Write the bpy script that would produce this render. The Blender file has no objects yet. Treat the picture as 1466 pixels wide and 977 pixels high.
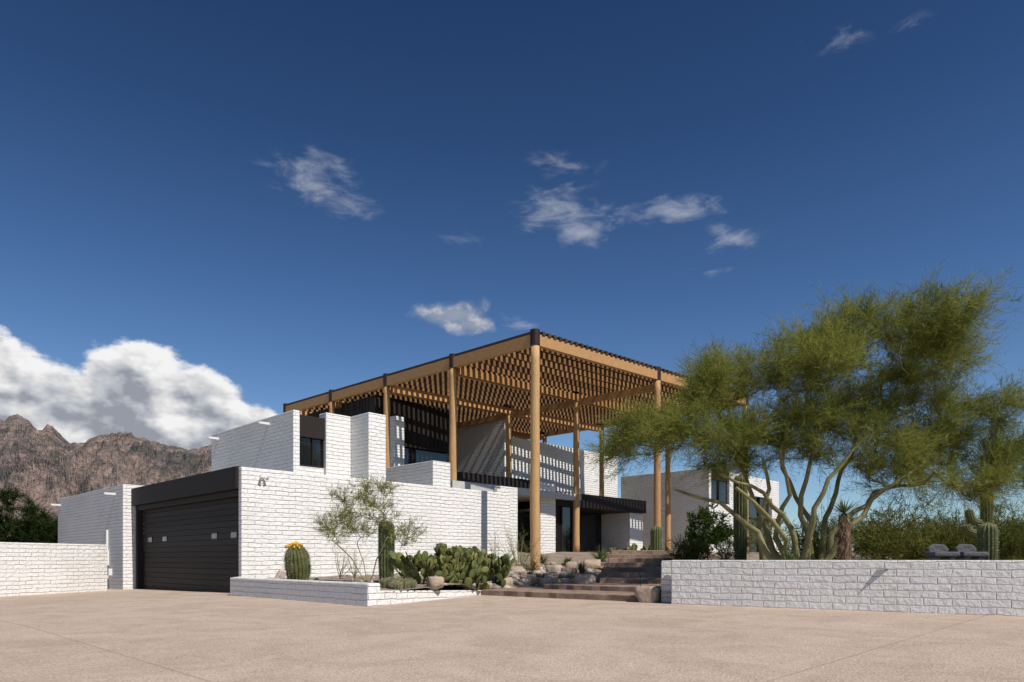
import bpy, math, random
import numpy as np
from mathutils import Vector, noise as mn
random.seed(7); rng=np.random.default_rng(11)
S=bpy.context.scene; COL=S.collection
S.view_settings.view_transform='Standard'; S.view_settings.look='None'; S.view_settings.exposure=0

# ------------------------------------------------------------ node helpers
class NT:
    def __init__(s,tree): s.t=tree; s.n=tree.nodes; s.l=tree.links
    def node(s,typ,**kw):
        n=s.n.new(typ)
        for k,v in kw.items(): setattr(n,k,v)
        return n
    def put(s,sock,v):
        if v is None: return
        if hasattr(v,'is_output'): s.l.new(v,sock)
        else: sock.default_value=v
    def M(s,op,a,b=None,c=None,clamp=False):
        n=s.n.new('ShaderNodeMath'); n.operation=op; n.use_clamp=clamp
        s.put(n.inputs[0],a); s.put(n.inputs[1],b)
        if c is not None: s.put(n.inputs[2],c)
        return n.outputs[0]
    def V(s,op,a,b=None,scale=None,out=0):
        n=s.n.new('ShaderNodeVectorMath'); n.operation=op
        s.put(n.inputs[0],a); s.put(n.inputs[1],b)
        if scale is not None: s.put(n.inputs['Scale'],scale)
        return n.outputs[out]
    def mix(s,f,a,b,blend='MIX'):
        n=s.n.new('ShaderNodeMix'); n.data_type='RGBA'; n.blend_type=blend
        s.put(n.inputs[0],f); s.put(n.inputs[6],a); s.put(n.inputs[7],b)
        return n.outputs[2]
    def noise(s,vec,scale,detail=4,rough=.55,dist=0,col=False):
        n=s.n.new('ShaderNodeTexNoise'); s.put(n.inputs['Vector'],vec)
        n.inputs['Scale'].default_value=scale; n.inputs['Detail'].default_value=detail
        n.inputs['Roughness'].default_value=rough; n.inputs['Distortion'].default_value=dist
        return n.outputs['Color' if col else 'Fac']
    def ramp(s,f,stops):
        n=s.n.new('ShaderNodeValToRGB'); s.put(n.inputs[0],f); e=n.color_ramp.elements
        while len(e)>1: e.remove(e[-1])
        e[0].position=stops[0][0]; e[0].color=(*stops[0][1],1)
        for p,c in stops[1:]:
            x=e.new(p); x.color=(*c,1)
        return n.outputs[0]
    def mr(s,v,a,b,c=0,d=1,smooth=False):
        n=s.n.new('ShaderNodeMapRange'); n.interpolation_type='SMOOTHSTEP' if smooth else 'LINEAR'
        s.put(n.inputs[0],v)
        for i,q in zip((1,2,3,4),(a,b,c,d)): s.put(n.inputs[i],q)
        return n.outputs[0]
    def bump(s,h,dist,strength=1):
        n=s.n.new('ShaderNodeBump'); n.inputs['Distance'].default_value=dist; n.inputs['Strength'].default_value=strength
        s.put(n.inputs['Height'],h); return n.outputs[0]
def newmat(name):
    m=bpy.data.materials.new(name); m.use_nodes=True; t=NT(m.node_tree)
    p=m.node_tree.nodes['Principled BSDF']; t.p=p
    t.tc=t.node('ShaderNodeTexCoord'); t.obj=t.tc.outputs['Object']; t.uv=t.tc.outputs['UV']
    t.geo=t.node('ShaderNodeNewGeometry'); t.rnd=t.geo.outputs['Random Per Island']
    p.inputs['Specular IOR Level'].default_value=.25
    return m,t
def c3(a): return (*a,1)

def mat_brick():
    m,t=newmat('painted_slump_block'); p=t.p
    wob=t.V('SCALE',t.V('SUBTRACT',t.noise(t.uv,2.6,3,col=True),(.5,.5,.5)),scale=.08)
    v=t.V('ADD',t.uv,wob)
    b=t.node('ShaderNodeTexBrick'); t.l.new(v,b.inputs['Vector'])
    b.inputs['Color1'].default_value=(1,1,1,1); b.inputs['Color2'].default_value=(0,0,0,1); b.inputs['Mortar'].default_value=(.5,.5,.5,1)
    b.inputs['Scale'].default_value=1; b.inputs['Mortar Size'].default_value=.019; b.inputs['Mortar Smooth'].default_value=1
    b.inputs['Brick Width'].default_value=.44; b.inputs['Row Height'].default_value=.135
    n1=t.noise(t.uv,8,5,.62)
    sp=t.node('ShaderNodeSeparateXYZ'); t.l.new(v,sp.inputs[0]); fr=t.M('FRACT',t.M('DIVIDE',sp.outputs[1],.135))
    bulge=t.M('MULTIPLY',t.M('SUBTRACT',1,fr),.6)
    h=t.M('ADD',t.M('MULTIPLY',t.M('SUBTRACT',1,b.outputs['Fac']),t.M('ADD',.4,t.M('MULTIPLY',n1,.5))),t.M('MULTIPLY',b.outputs['Color'],.6))
    h=t.M('ADD',t.M('ADD',h,bulge),t.M('MULTIPLY',n1,1.5))
    t.l.new(t.bump(h,.026,1),p.inputs['Normal'])
    big=t.noise(t.obj,.6,4)
    c=t.ramp(big,[(.3,(.74,.725,.69)),(.7,(.815,.80,.775))])
    t.l.new(c,p.inputs['Base Color']); p.inputs['Roughness'].default_value=.75
    return m
def mat_simple(name,col,rough=.6,var=.25,scale=4,bump=0,metal=0,spec=.25,bscale=30):
    m,t=newmat(name); n=t.noise(t.obj,scale,4)
    a=tuple(x*(1-var) for x in col); b=tuple(min(1,x*(1+var)) for x in col)
    t.l.new(t.ramp(n,[(.3,a),(.7,b)]),t.p.inputs['Base Color'])
    t.p.inputs['Roughness'].default_value=rough; t.p.inputs['Metallic'].default_value=metal; t.p.inputs['Specular IOR Level'].default_value=spec
    if bump: t.l.new(t.bump(t.noise(t.obj,bscale,4),bump),t.p.inputs['Normal'])
    return m
def mat_wood(name,a,b,stretch=(1,1,1),uv=True):
    m,t=newmat(name)
    mp=t.node('ShaderNodeMapping'); t.l.new(t.uv if uv else t.obj,mp.inputs[0]); mp.inputs['Scale'].default_value=stretch
    n=t.noise(mp.outputs[0],6,4,.6,.6)
    f=t.M('ADD',t.M('MULTIPLY',n,.7),t.M('MULTIPLY',t.rnd,.35))
    t.l.new(t.ramp(f,[(.3,a),(.75,b)]),t.p.inputs['Base Color'])
    t.l.new(t.bump(n,.01,.5),t.p.inputs['Normal']); t.p.inputs['Roughness'].default_value=.65
    return m
def mat_leaf(name,dark,light,trans=.3,nscale=.9):
    m,t=newmat(name)
    f=t.M('ADD',t.M('MULTIPLY',t.noise(t.obj,nscale,2),.75),t.M('MULTIPLY',t.rnd,.3))
    col=t.ramp(f,[(.35,dark),(.8,light)])
    d=t.node('ShaderNodeBsdfDiffuse'); tr=t.node('ShaderNodeBsdfTranslucent'); mx=t.node('ShaderNodeMixShader')
    t.l.new(col,d.inputs[0]); t.l.new(col,tr.inputs[0]); mx.inputs[0].default_value=trans
    t.l.new(d.outputs[0],mx.inputs[1]); t.l.new(tr.outputs[0],mx.inputs[2])
    t.l.new(mx.outputs[0],t.n['Material Output'].inputs[0]); return m
def mat_glass(name='window_glass',c=(.012,.014,.016)):
    m,t=newmat(name); t.p.inputs['Base Color'].default_value=c3(c); t.p.inputs['Roughness'].default_value=.04
    t.p.inputs['Specular IOR Level'].default_value=.8; return m

BR=mat_brick()
DARK=mat_wood('dark_stained_timber',(.012,.009,.008),(.032,.024,.021),(2,14,1))
DARK2=mat_simple('dark_brown_paint',(.028,.02,.018),.5,.2)
TIMBER=mat_wood('oiled_timber',(.31,.16,.06),(.58,.34,.15),(.6,8,1))
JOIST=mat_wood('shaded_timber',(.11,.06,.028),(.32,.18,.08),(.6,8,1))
SLAT=mat_wood('shade_painted_slat',(.03,.018,.011),(.10,.056,.03),(.6,8,1))  # joist and slat colours darkened: shade of the roof underside painted in
POLE=mat_wood('debarked_log',(.40,.22,.09),(.66,.42,.20),(6,6,.5),uv=False)
STEEL=mat_simple('dark_steel_collar',(.035,.018,.015),.5,.3)
GLASS=mat_glass()
LITE=mat_simple('pale_reflection_glass',(.28,.29,.31),.15,.1)  # pale base colour stands in for light reflected by the door panes
WHITEP=mat_simple('white_metal',(.72,.71,.69),.5,.05)
ROOF=mat_simple('roof_membrane',(.5,.5,.48),.8,.1)
BLACK=mat_simple('black_metal',(.02,.02,.02),.4,.1)

# ------------------------------------------------------------ mesh helpers
def empty(name,loc=(0,0,0)):
    e=bpy.data.objects.new(name,None); e.location=loc; COL.objects.link(e); return e
def link(name,me,mat,parent=None,smooth=False,loc=None):
    o=bpy.data.objects.new(name,me); COL.objects.link(o)
    if mat is not None: me.materials.append(mat)
    if smooth: me.polygons.foreach_set('use_smooth',[True]*len(me.polygons))
    if parent: o.parent=parent
    if loc: o.location=loc
    return o
class MB:
    def __init__(s): s.V=[];s.F=[];s.U=[]
    def box(s,fr,a0,a1,b0,b1,z0,z1):
        i=len(s.V)
        for z in (z0,z1):
            for a,b in ((a0,b0),(a1,b0),(a1,b1),(a0,b1)):
                x,y=fr(a,b); s.V.append((x,y,z))
        def f(ids,uv): s.F.append(tuple(i+k for k in ids)); s.U.extend(uv)
        f((0,1,5,4),[(a0,z0),(a1,z0),(a1,z1),(a0,z1)])
        f((1,2,6,5),[(b0,z0),(b1,z0),(b1,z1),(b0,z1)])
        f((2,3,7,6),[(a1,z0),(a0,z0),(a0,z1),(a1,z1)])
        f((3,0,4,7),[(b1,z0),(b0,z0),(b0,z1),(b1,z1)])
        f((4,5,6,7),[(a0,b0),(a1,b0),(a1,b1),(a0,b1)])
        f((3,2,1,0),[(a0,b1),(a1,b1),(a1,b0),(a0,b0)])
    def beam(s,p0,p1,w,h):
        p0=Vector(p0);p1=Vector(p1);d=(p1-p0);L=d.length;d.normalize()
        sd=d.cross(Vector((0,0,1)))
        if sd.length<1e-4: sd=Vector((1,0,0))
        sd.normalize(); up=sd.cross(d)
        i=len(s.V); q=random.random()*9
        for p in (p0,p1):
            for a,b in ((-1,-1),(1,-1),(1,1),(-1,1)):
                s.V.append(tuple(p+sd*(a*w/2)+up*(b*h/2)))
        for k,(a,b,c,e) in enumerate(((0,1,5,4),(1,2,6,5),(2,3,7,6),(3,0,4,7))):
            s.F.append((i+a,i+b,i+c,i+e)); ww=w if k%2==0 else h
            s.U+= [(q,q+k),(q,q+k+ww),(q+L,q+k+ww),(q+L,q+k)]
        s.F.append((i+3,i+2,i+1,i)); s.U+=[(0,0),(w,0),(w,h),(0,h)]
        s.F.append((i+4,i+5,i+6,i+7)); s.U+=[(0,0),(w,0),(w,h),(0,h)]
    def tube(s,P,R,n=8,cap=True):
        P=[Vector(p) for p in P]; i=len(s.V); m=len(P)
        ref=Vector((.3,.9,.1)) 
        for k,p in enumerate(P):
            d=(P[min(k+1,m-1)]-P[max(k-1,0)]).normalized()
            if abs(d.dot(ref))>.95: rf=Vector((1,0,0))
            else: rf=ref
            a=d.cross(rf).normalized(); b=d.cross(a)
            for j in range(n):
                t=2*math.pi*j/n; s.V.append(tuple(p+(a*math.cos(t)+b*math.sin(t))*R[k]))
        for k in range(m-1):
            for j in range(n):
                s.F.append((i+k*n+j,i+k*n+(j+1)%n,i+(k+1)*n+(j+1)%n,i+(k+1)*n+j)); s.U+=[(0,0)]*4
        if cap:
            s.F.append(tuple(i+(m-1)*n+j for j in range(n))); s.U+=[(0,0)]*n
            s.F.append(tuple(i+j for j in reversed(range(n)))); s.U+=[(0,0)]*n
    def obj(s,name,mat,parent=None,bevel=0,smooth=False):
        me=bpy.data.meshes.new(name); me.from_pydata(s.V,[],s.F)
        uv=me.uv_layers.new(name='UVMap'); uv.data.foreach_set('uv',np.array(s.U,dtype=np.float32).ravel())
        me.validate(); me.update(); o=link(name,me,mat,parent,smooth)
        if bevel:
            b=o.modifiers.new('bevel','BEVEL'); b.width=bevel; b.segments=2; b.limit_method='ANGLE'
        return o
def np_mesh(name,V,n,mat,parent=None,tri=False):
    k=3 if tri else 4
    me=bpy.data.meshes.new(name); N=len(V); V=np.asarray(V,dtype=np.float32)
    me.vertices.add(N); me.vertices.foreach_set('co',V.ravel())
    F=N//k; me.loops.add(N); me.loops.foreach_set('vertex_index',np.arange(N,dtype=np.int32))
    me.polygons.add(F); me.polygons.foreach_set('loop_start',np.arange(0,N,k,dtype=np.int32))
    me.polygons.foreach_set('loop_total',np.full(F,k,dtype=np.int32)); me.update(calc_edges=True)
    return link(name,me,mat,parent)
def unit(a): return a/np.maximum(np.linalg.norm(a,axis=-1,keepdims=True),1e-6)
def needles(P,D,L,W):
    n=len(P); s=unit(np.cross(D,rng.normal(size=(n,3)))); W=W[:,None]; L=L[:,None]
    q=np.stack([P-s*W*.5,P+s*W*.5,P+D*L+s*W*.2,P+D*L-s*W*.2],1)
    return q.reshape(-1,3)
def sprays(O,D,tw,ne,tl,nl,nw,spread=.7,droop=.15,nspread=.6):
    """O origins, D main directions -> needle quads of many feathery twigs"""
    O=np.repeat(O,tw,0); D=unit(np.repeat(D,tw,0)+rng.normal(size=(len(O),3))*spread)
    L=tl*(.5+rng.random(len(O)))
    t=np.tile((np.arange(ne)+.3)/ne,len(O)); O2=np.repeat(O,ne,0); D2=np.repeat(D,ne,0); L2=np.repeat(L,ne)
    P=O2+D2*(L2*t)[:,None]; P[:,2]-=droop*L2*t*t
    nd=unit(D2+rng.normal(size=P.shape)*nspread)
    return needles(P,nd,nl*(.6+.8*rng.random(len(P))),np.full(len(P),nw)*(.7+.6*rng.random(len(P))))
def in_ell(n,c,r,shell=.35):
    d=unit(rng.normal(size=(n,3))); rad=(shell+(1-shell)*rng.random(n))**.6
    return np.array(c)+d*rad[:,None]*np.array(r)

# ------------------------------------------------------------ tree
def make_tree(name,seeds,targets,bark,leaf,rt,tw,ne,tl,nl,nw,step=.4,power=.5,bend=.12,spread=.7,droop=.15,up=.35,maxr=9,origin_c=None,leafpts=4,minseed=0):
    root=empty(name,tuple(seeds[0][0])); 
    pos=[];par=[];chains=[];sf={}
    def add_chain(pts,j):
        ids=[] if j is None else [j]
        for p in pts:
            pos.append(np.array(p,float)); par.append(-1 if not ids else ids[-1]); ids.append(len(pos)-1)
        chains.append(ids); return ids
    for s in seeds:
        pts=[]
        for a,b in zip(s[:-1],s[1:]):
            a=np.array(a,float);b=np.array(b,float); k=max(2,int(np.linalg.norm(b-a)/step))
            for i in range(k):
                pts.append(a+(b-a)*i/k+(rng.normal(size=3)*bend*.35*step if pts else 0))
        pts.append(np.array(s[-1],float)); ids=add_chain(pts,None)
        for q,i in enumerate(ids): sf[i]=minseed*(1-.7*q/len(ids))
    base=np.array(seeds[0][0],float)
    T=targets[np.argsort(np.linalg.norm(targets-base,axis=1))]
    O=[];D=[]
    for tgt in T:
        A=np.array(pos); dv=np.linalg.norm(A-tgt,axis=1)+ .25*np.maximum(0,A[:,2]-tgt[2])
        dv[:2]+=2
        j=int(np.argmin(dv)); p0=pos[j]; dist=np.linalg.norm(tgt-p0)
        if dist<.12: continue
        k=max(2,int(dist/step)+1)
        pj=par[j]; pd=unit(p0-pos[pj]) if pj>=0 else np.array([0,0,1.])
        c1=p0+pd*dist*.35; pts=[]
        for i in range(1,k+1):
            t=i/k; q=(1-t)**2*p0+2*t*(1-t)*c1+t*t*tgt
            if i<k: q=q+rng.normal(size=3)*bend*dist/k*1.2
            pts.append(q)
        ids=add_chain(pts,j)
        e=unit(pts[-1]-(pts[-2] if len(pts)>1 else p0)); oc=base if origin_c is None else np.array(origin_c)
        d=unit(e+.5*unit(tgt-oc)+np.array([0,0,up]))
        for q in range(leafpts):
            idx=ids[-1-min(len(ids)-1,q//2)]
            O.append(pos[idx]+rng.normal(size=3)*.06); D.append(d)
    cnt=np.zeros(len(pos)); has=set(par)
    for i in range(len(pos)-1,-1,-1):
        if cnt[i]==0: cnt[i]=1
        if par[i]>=0: cnt[par[i]]+=cnt[i]
    R=np.minimum(rt*cnt**power,maxr)
    for i,r in sf.items(): R[i]=max(R[i],r)
    mb=MB()
    for ids in chains:
        if len(ids)<2: continue
        rr=[R[i] for i in ids]
        if par[ids[0]]!=-1 or ids[0] in has: rr[0]=min(rr[0],rr[1]*1.25)
        mb.tube([pos[i] for i in ids],rr,8 if max(rr)>.05 else 5,cap=False)
    o=mb.obj('trunk_and_branches',bark,root,smooth=True)
    O=np.array(O);D=np.array(D)
    V=sprays(O,D,tw,ne,tl,nl,nw,spread,droop)
    f=np_mesh('foliage',V,4,leaf,root)
    for c in (o,f): c.location=-Vector(root.location)
    return root

# ------------------------------------------------------------ camera / light / world
cam=bpy.data.cameras.new('camera'); co=bpy.data.objects.new('camera',cam); COL.objects.link(co)
co.location=(0,0,1.0); co.rotation_euler=(math.radians(90),0,0); cam.lens=24; cam.sensor_width=36; cam.shift_y=.2132
cam.clip_end=30000; S.camera=co
EL=math.radians(51); sh=Vector((.702,-.712)).normalized()
sd=Vector((sh.x*math.cos(EL),sh.y*math.cos(EL),math.sin(EL)))
sun=bpy.data.lights.new('sun','SUN'); sun.energy=4.8; sun.angle=math.radians(.5); sun.color=(1,.94,.865)
so=bpy.data.objects.new('sun',sun); COL.objects.link(so); so.rotation_euler=sd.to_track_quat('Z','Y').to_euler(); so.location=(20,-20,30)
W=bpy.data.worlds.new('World'); S.world=W; W.use_nodes=True; w=NT(W.node_tree)
try:
    W.cycles.sampling_method='MANUAL'; W.cycles.sample_map_resolution=256
except Exception: pass
bg=w.n['Background']; bg.inputs[1].default_value=.1
sky=w.node('ShaderNodeTexSky'); sky.sky_type='NISHITA'; sky.sun_disc=False; sky.sun_elevation=EL
sky.sun_rotation=math.atan2(sh.x,sh.y); sky.altitude=900; sky.air_density=1; sky.dust_density=.25; sky.ozone_density=2.5
tc=w.node('ShaderNodeTexCoord'); dirv=w.V('NORMALIZE',tc.outputs['Generated'])
sx=w.node('ShaderNodeSeparateXYZ'); w.l.new(dirv,sx.inputs[0])
AZ=w.M('ARCTAN2',sx.outputs[0],sx.outputs[1]); ELV=w.M('ARCSINE',sx.outputs[2])
tint=w.ramp(w.M('DIVIDE',ELV,1.0),[(0,(.84,.94,1.0)),(.18,(.72,.87,1.0)),(.35,(.49,.67,.87)),(.55,(.30,.46,.65)),(.72,(.21,.36,.54))])
skyc=w.mix(1,sky.outputs[0],tint,'MULTIPLY')
def mask(cl):
    out=None
    for (a,e,ra,re,wt) in cl:
        du=w.M('DIVIDE',w.M('SUBTRACT',AZ,a),ra); dv=w.M('DIVIDE',w.M('SUBTRACT',ELV,e),re)
        d=w.M('SQRT',w.M('ADD',w.M('MULTIPLY',du,du),w.M('MULTIPLY',dv,dv)))
        m=w.M('MULTIPLY',w.M('SUBTRACT',1,d),wt)
        out=m if out is None else w.M('MAXIMUM',out,m)
    return out
# (azimuth, elevation, half widths, weight) in radians
wisps=[(-.28,.492,.085,.042,1.0),(-.235,.470,.055,.03,.95),(.075,.472,.09,.04,1.15),(.105,.447,.06,.028,1.1),(.225,.461,.115,.022,1.2),(.313,.421,.06,.024,1.05),(.065,.520,.075,.024,.6),
       (.446,.604,.06,.018,.55),(.53,.594,.03,.013,.4),(-.07,.44,.06,.016,.4),(.28,.385,.04,.012,.4),(.01,.333,.045,.022,.75)]
puffs=[(-.085,.343,.066,.024,1.0),(-.05,.331,.05,.018,1.0)]
cumu=[(-.66,.222,.10,.05,1.2),(-.625,.20,.09,.05,1.2),(-.505,.222,.075,.054,1.2),(-.53,.19,.12,.05,1.3),(-.43,.205,.085,.048,1.2),(-.375,.185,.06,.04,1.1),(-.40,.15,.12,.05,1.3),(-.6,.15,.25,.06,1.3),(-.9,.19,.2,.06,1.2)]
pv=w.node('ShaderNodeCombineXYZ'); w.l.new(AZ,pv.inputs[0]); w.l.new(w.M('MULTIPLY',ELV,1.5),pv.inputs[1]); PV=pv.outputs[0]
rot=w.node('ShaderNodeMapping'); w.l.new(PV,rot.inputs[0]); rot.inputs['Rotation'].default_value=(0,0,math.radians(-20)); rot.inputs['Scale'].default_value=(1,1.8,1)
nw_=w.noise(rot.outputs[0],19,6,.62,.35)
mbw=mask(wisps)
mw=w.M('ADD',w.M('MULTIPLY',mbw,1.05),w.M('MULTIPLY',w.M('SUBTRACT',nw_,.53),3.0))
aw=w.mr(mw,.1,1.6,0,.62,True)
aw=w.M('MULTIPLY',aw,w.mr(mbw,-.15,.4,0,1,True))
np1=w.noise(PV,17,6,.58)
np2=w.noise(w.V('ADD',PV,(.008,.016,0)),17,3,.5)
nb1=w.noise(PV,9,1,.5); nb2=w.noise(w.V('ADD',PV,(.016,.03,0)),9,1,.5)
mc=w.M('ADD',mask(cumu),w.M('ADD',w.M('MULTIPLY',w.M('SUBTRACT',np1,.5),1.4),w.M('MULTIPLY',w.M('SUBTRACT',nb1,.5),.9)))
ac=w.mr(mc,.06,.34,0,1,True)
mp_=w.M('ADD',mask(puffs),w.M('MULTIPLY',w.M('SUBTRACT',np1,.5),1.9)); ap=w.mr(mp_,.05,.85,0,.85,True)
em=w.M('ADD',w.M('MULTIPLY',w.M('SUBTRACT',np1,np2),1.7),w.M('MULTIPLY',w.M('SUBTRACT',nb1,nb2),1.2))
hgt=w.mr(ELV,.16,.245,-.15,.20)
edge=w.mr(mc,.15,1.0,.18,-.06)
bri=w.M('ADD',w.M('ADD',.58,em),w.M('ADD',hgt,edge)); bri=w.M('MAXIMUM',w.M('MINIMUM',bri,.90),.34)
cc=w.mix(w.mr(bri,.25,.75),(.86,.94,1.12,1),(1,1,1,1)); cc=w.mix(1,cc,w.M('MULTIPLY',bri,10),'MULTIPLY')
pc=w.mix(w.mr(em,-.10,.10),(3.2,3.6,4.3,1),(6.0,6.0,6.2,1))
col=w.mix(aw,skyc,(5.0,5.3,6.0,1)); col=w.mix(ap,col,pc); col=w.mix(ac,col,cc)
w.l.new(col,bg.inputs[0])

# ------------------------------------------------------------ ground
def slope(x): return -.022*min(max(-x-7,0),10)
def grid(name,xs,ys,zf,mat,parent=None,keep=None):
    V=[(x,y,zf(x,y)) for y in ys for x in xs]; n=len(xs); F=[]
    for j in range(len(ys)-1):
        for i in range(n-1):
            if keep is None or keep((xs[i]+xs[i+1])/2,(ys[j]+ys[j+1])/2):
                F.append((j*n+i,j*n+i+1,(j+1)*n+i+1,(j+1)*n+i))
    me=bpy.data.meshes.new(name); me.from_pydata(V,[],F); me.update(); return link(name,me,mat,parent,True)
m,t=newmat('desert_soil'); 
t.l.new(t.ramp(t.noise(t.obj,.25,6),[(.3,(.20,.145,.10)),(.7,(.33,.25,.18))]),t.p.inputs['Base Color']); t.p.inputs['Roughness'].default_value=.95
SOIL=m
def gray(t,c):
    s=t.node('ShaderNodeSeparateColor'); t.l.new(c,s.inputs[0]); return s.outputs[0]
m,t=newmat('exposed_aggregate_concrete')
n1=t.noise(t.obj,.22,4); n2=t.noise(t.obj,2.2,5); n3=t.noise(t.obj,55,3,.7); vo=t.node('ShaderNodeTexVoronoi'); t.l.new(t.obj,vo.inputs[0]); vo.inputs['Scale'].default_value=40
base=t.ramp(t.M('ADD',t.M('MULTIPLY',n1,.5),t.M('MULTIPLY',n2,.5)),[(.33,(.43,.325,.25)),(.66,(.53,.415,.33))])
base=t.mix(.4,base,t.ramp(n3,[(.32,(.15,.10,.07)),(.68,(.85,.72,.6))]))
base=t.mix(.45,base,t.ramp(gray(t,vo.outputs['Color']),[(0,(.25,.22,.2)),(1,(.75,.76,.76))]),'SOFT_LIGHT')
def joint(nx,ny,off,per):
    c=t.V('DOT_PRODUCT',t.obj,(nx,ny,0),out=1)
    f=t.M('ABSOLUTE',t.M('SUBTRACT',t.M('FRACT',t.M('DIVIDE',t.M('ADD',c,off),per)),.5)); return t.M('LESS_THAN',f,.009/per)
j=t.M('MAXIMUM',joint(.719,-.695,5.88,7.),joint(.695,.719,1.2,7.))
base=t.mix(t.M('MULTIPLY',j,.4),base,(.17,.12,.09,1))
st=t.ramp(t.noise(t.obj,.7,5,.65,1.4),[(.36,(.83,.82,.81)),(.58,(1,1,1))]); base=t.mix(.9,base,st,'MULTIPLY')
t.l.new(base,t.p.inputs['Base Color']); t.p.inputs['Roughness'].default_value=.9
t.l.new(t.bump(t.M('SUBTRACT',t.M('ADD',n3,t.M('MULTIPLY',vo.outputs['Distance'],.8)),j),.008,.9),t.p.inputs['Normal']); CONC=m
xs=[-6000,-1500,-400,-100,-40,-27,-22,-17,-12,-7,0,7,25,60,200,800,3000,6000]
grid('ground',xs,[-300,-50,-12,0,15,30,60,150,500,1500,9000],lambda x,y:slope(x)-.03,SOIL)
grid('driveway',[-26,-22,-17,-12,-7,0,7,25],[-11,0,15,30],lambda x,y:slope(x)+.0,CONC)

def inpoly(x,y,P):
    c=False;n=len(P)
    for i in range(n):
        x1,y1=P[i];x2,y2=P[i-1]
        if (y1>y)!=(y2>y) and x<(x2-x1)*(y-y1)/(y2-y1)+x1: c=not c
    return c
def pdist(x,y,P):
    if inpoly(x,y,P): return 0.
    best=9
    for i in range(len(P)):
        x1,y1=P[i-1];x2,y2=P[i]; dx,dy=x2-x1,y2-y1; t=max(0,min(1,((x-x1)*dx+(y-y1)*dy)/(dx*dx+dy*dy)))
        best=min(best,math.hypot(x-x1-t*dx,y-y1-t*dy))
    return best
PLAT=[(-.85,19.05),(2.95,16.05),(4.3,19.6),(.9,21.7)]
GP=[(-7.8,19.45),(-3.0,14.62),(-.72,19.25),(2.9,16.3),(3.55,15.5),(14.5,8.72),(60,8.72),(60,75),(-7.8,75)]
def gz(x,y):
    z=np.interp(y,[14,19,25.5,30,33,60],[.25,.38,.5,1.0,1.35,1.4])
    k=min(max((x-4.7)/.9,0),1); z=z*(1-k)+max(z,.8)*k
    z+=.03*mn.noise(Vector((x*1.3,y*1.3,0)))+.012*mn.noise(Vector((x*6,y*6,3)))
    if -3<x<6 and 14<y<24:
        k=min(1,max(0,(pdist(x,y,PLAT)-.12)/.9)); z=.09*(1-k)+z*k
    return float(z)
m,t=newmat('decomposed_granite')
n1=t.noise(t.obj,1.2,5); n3=t.noise(t.obj,38,3,.7); vo=t.node('ShaderNodeTexVoronoi'); t.l.new(t.obj,vo.inputs[0]); vo.inputs['Scale'].default_value=22
b=t.ramp(n1,[(.3,(.22,.165,.12)),(.7,(.36,.285,.22))]); b=t.mix(.5,b,t.ramp(gray(t,vo.outputs['Color']),[(0,(.25,.23,.2)),(1,(.75,.76,.76))]),'SOFT_LIGHT'); b=t.mix(.3,b,t.ramp(n3,[(.35,(.08,.06,.05)),(.65,(.55,.48,.4))]))
t.l.new(b,t.p.inputs['Base Color']); t.p.inputs['Roughness'].default_value=.95; t.l.new(t.bump(t.M('ADD',n3,vo.outputs['Distance']),.03),t.p.inputs['Normal']); DG=m
fx=list(np.arange(-9,6.001,.125)); fy=list(np.arange(14,27.001,.125))
grid('garden_bed',fx,fy,gz,DG,None,lambda x,y:inpoly(x,y,GP))
cx=list(np.arange(-9,40.01,.5)); cy=list(np.arange(8.5,75,.5))
grid('garden_ground',cx,cy,gz,DG,None,lambda x,y:inpoly(x,y,GP) and not(-9<x<6 and 14<y<27))

# ------------------------------------------------------------ house
def rl(r,l): return (-8.06+.694*r-.72*l, 20.3+.72*r+.694*l)
house=empty('white_brick_house')
wb=MB()
for b in [
 (.02,11.5,0,.22,-.4,3.76),(10.75,11.48,.015,.205,3.7,3.92),(11.52,12.6,.6,1.0,0,4.12),
 (-.35,8,9.62,19.5,-.6,3.95),
 (3.0,3.25,2.44,9.45,3,6.3),(3.26,4.33,2.62,2.9,3,4.36),(4.34,5.39,2.5,3.0,3,6.42),(5.4,6.17,1.33,3.3,3,6.42),(3.26,6.1,3.31,9.4,3,6.1),
 (8.19,9.1,1.02,5.3,3,4.9),
 (10.36,10.94,6.5,7.4,3.4,7.8),
 (15.0,16.1,1.4,2.0,.2,4.6),
 (22.7,24,1.62,3.4,1,3.59),(22.72,23.98,3.41,6.3,1,3.58),
 (17.7,18.1,6.42,11.3,1,8.9),(18.12,28.4,6.45,6.9,1,7.8),
 (25.95,26.2,-1.42,4.5,.4,6.1),(26.21,28.4,-1.40,-1.1,.4,4.2),(28.41,29.4,-1.42,-1.0,.4,6.1),(29.41,34.3,-1.41,-1.0,4.9,6.09),(34.31,35.4,-1.42,-1.0,.4,6.1),(26.21,35.3,-.6,4.5,.4,6.05)]:
    wb.box(rl,*b)
wb.obj('walls',BR,house,bevel=.022)
db=MB()
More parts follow.
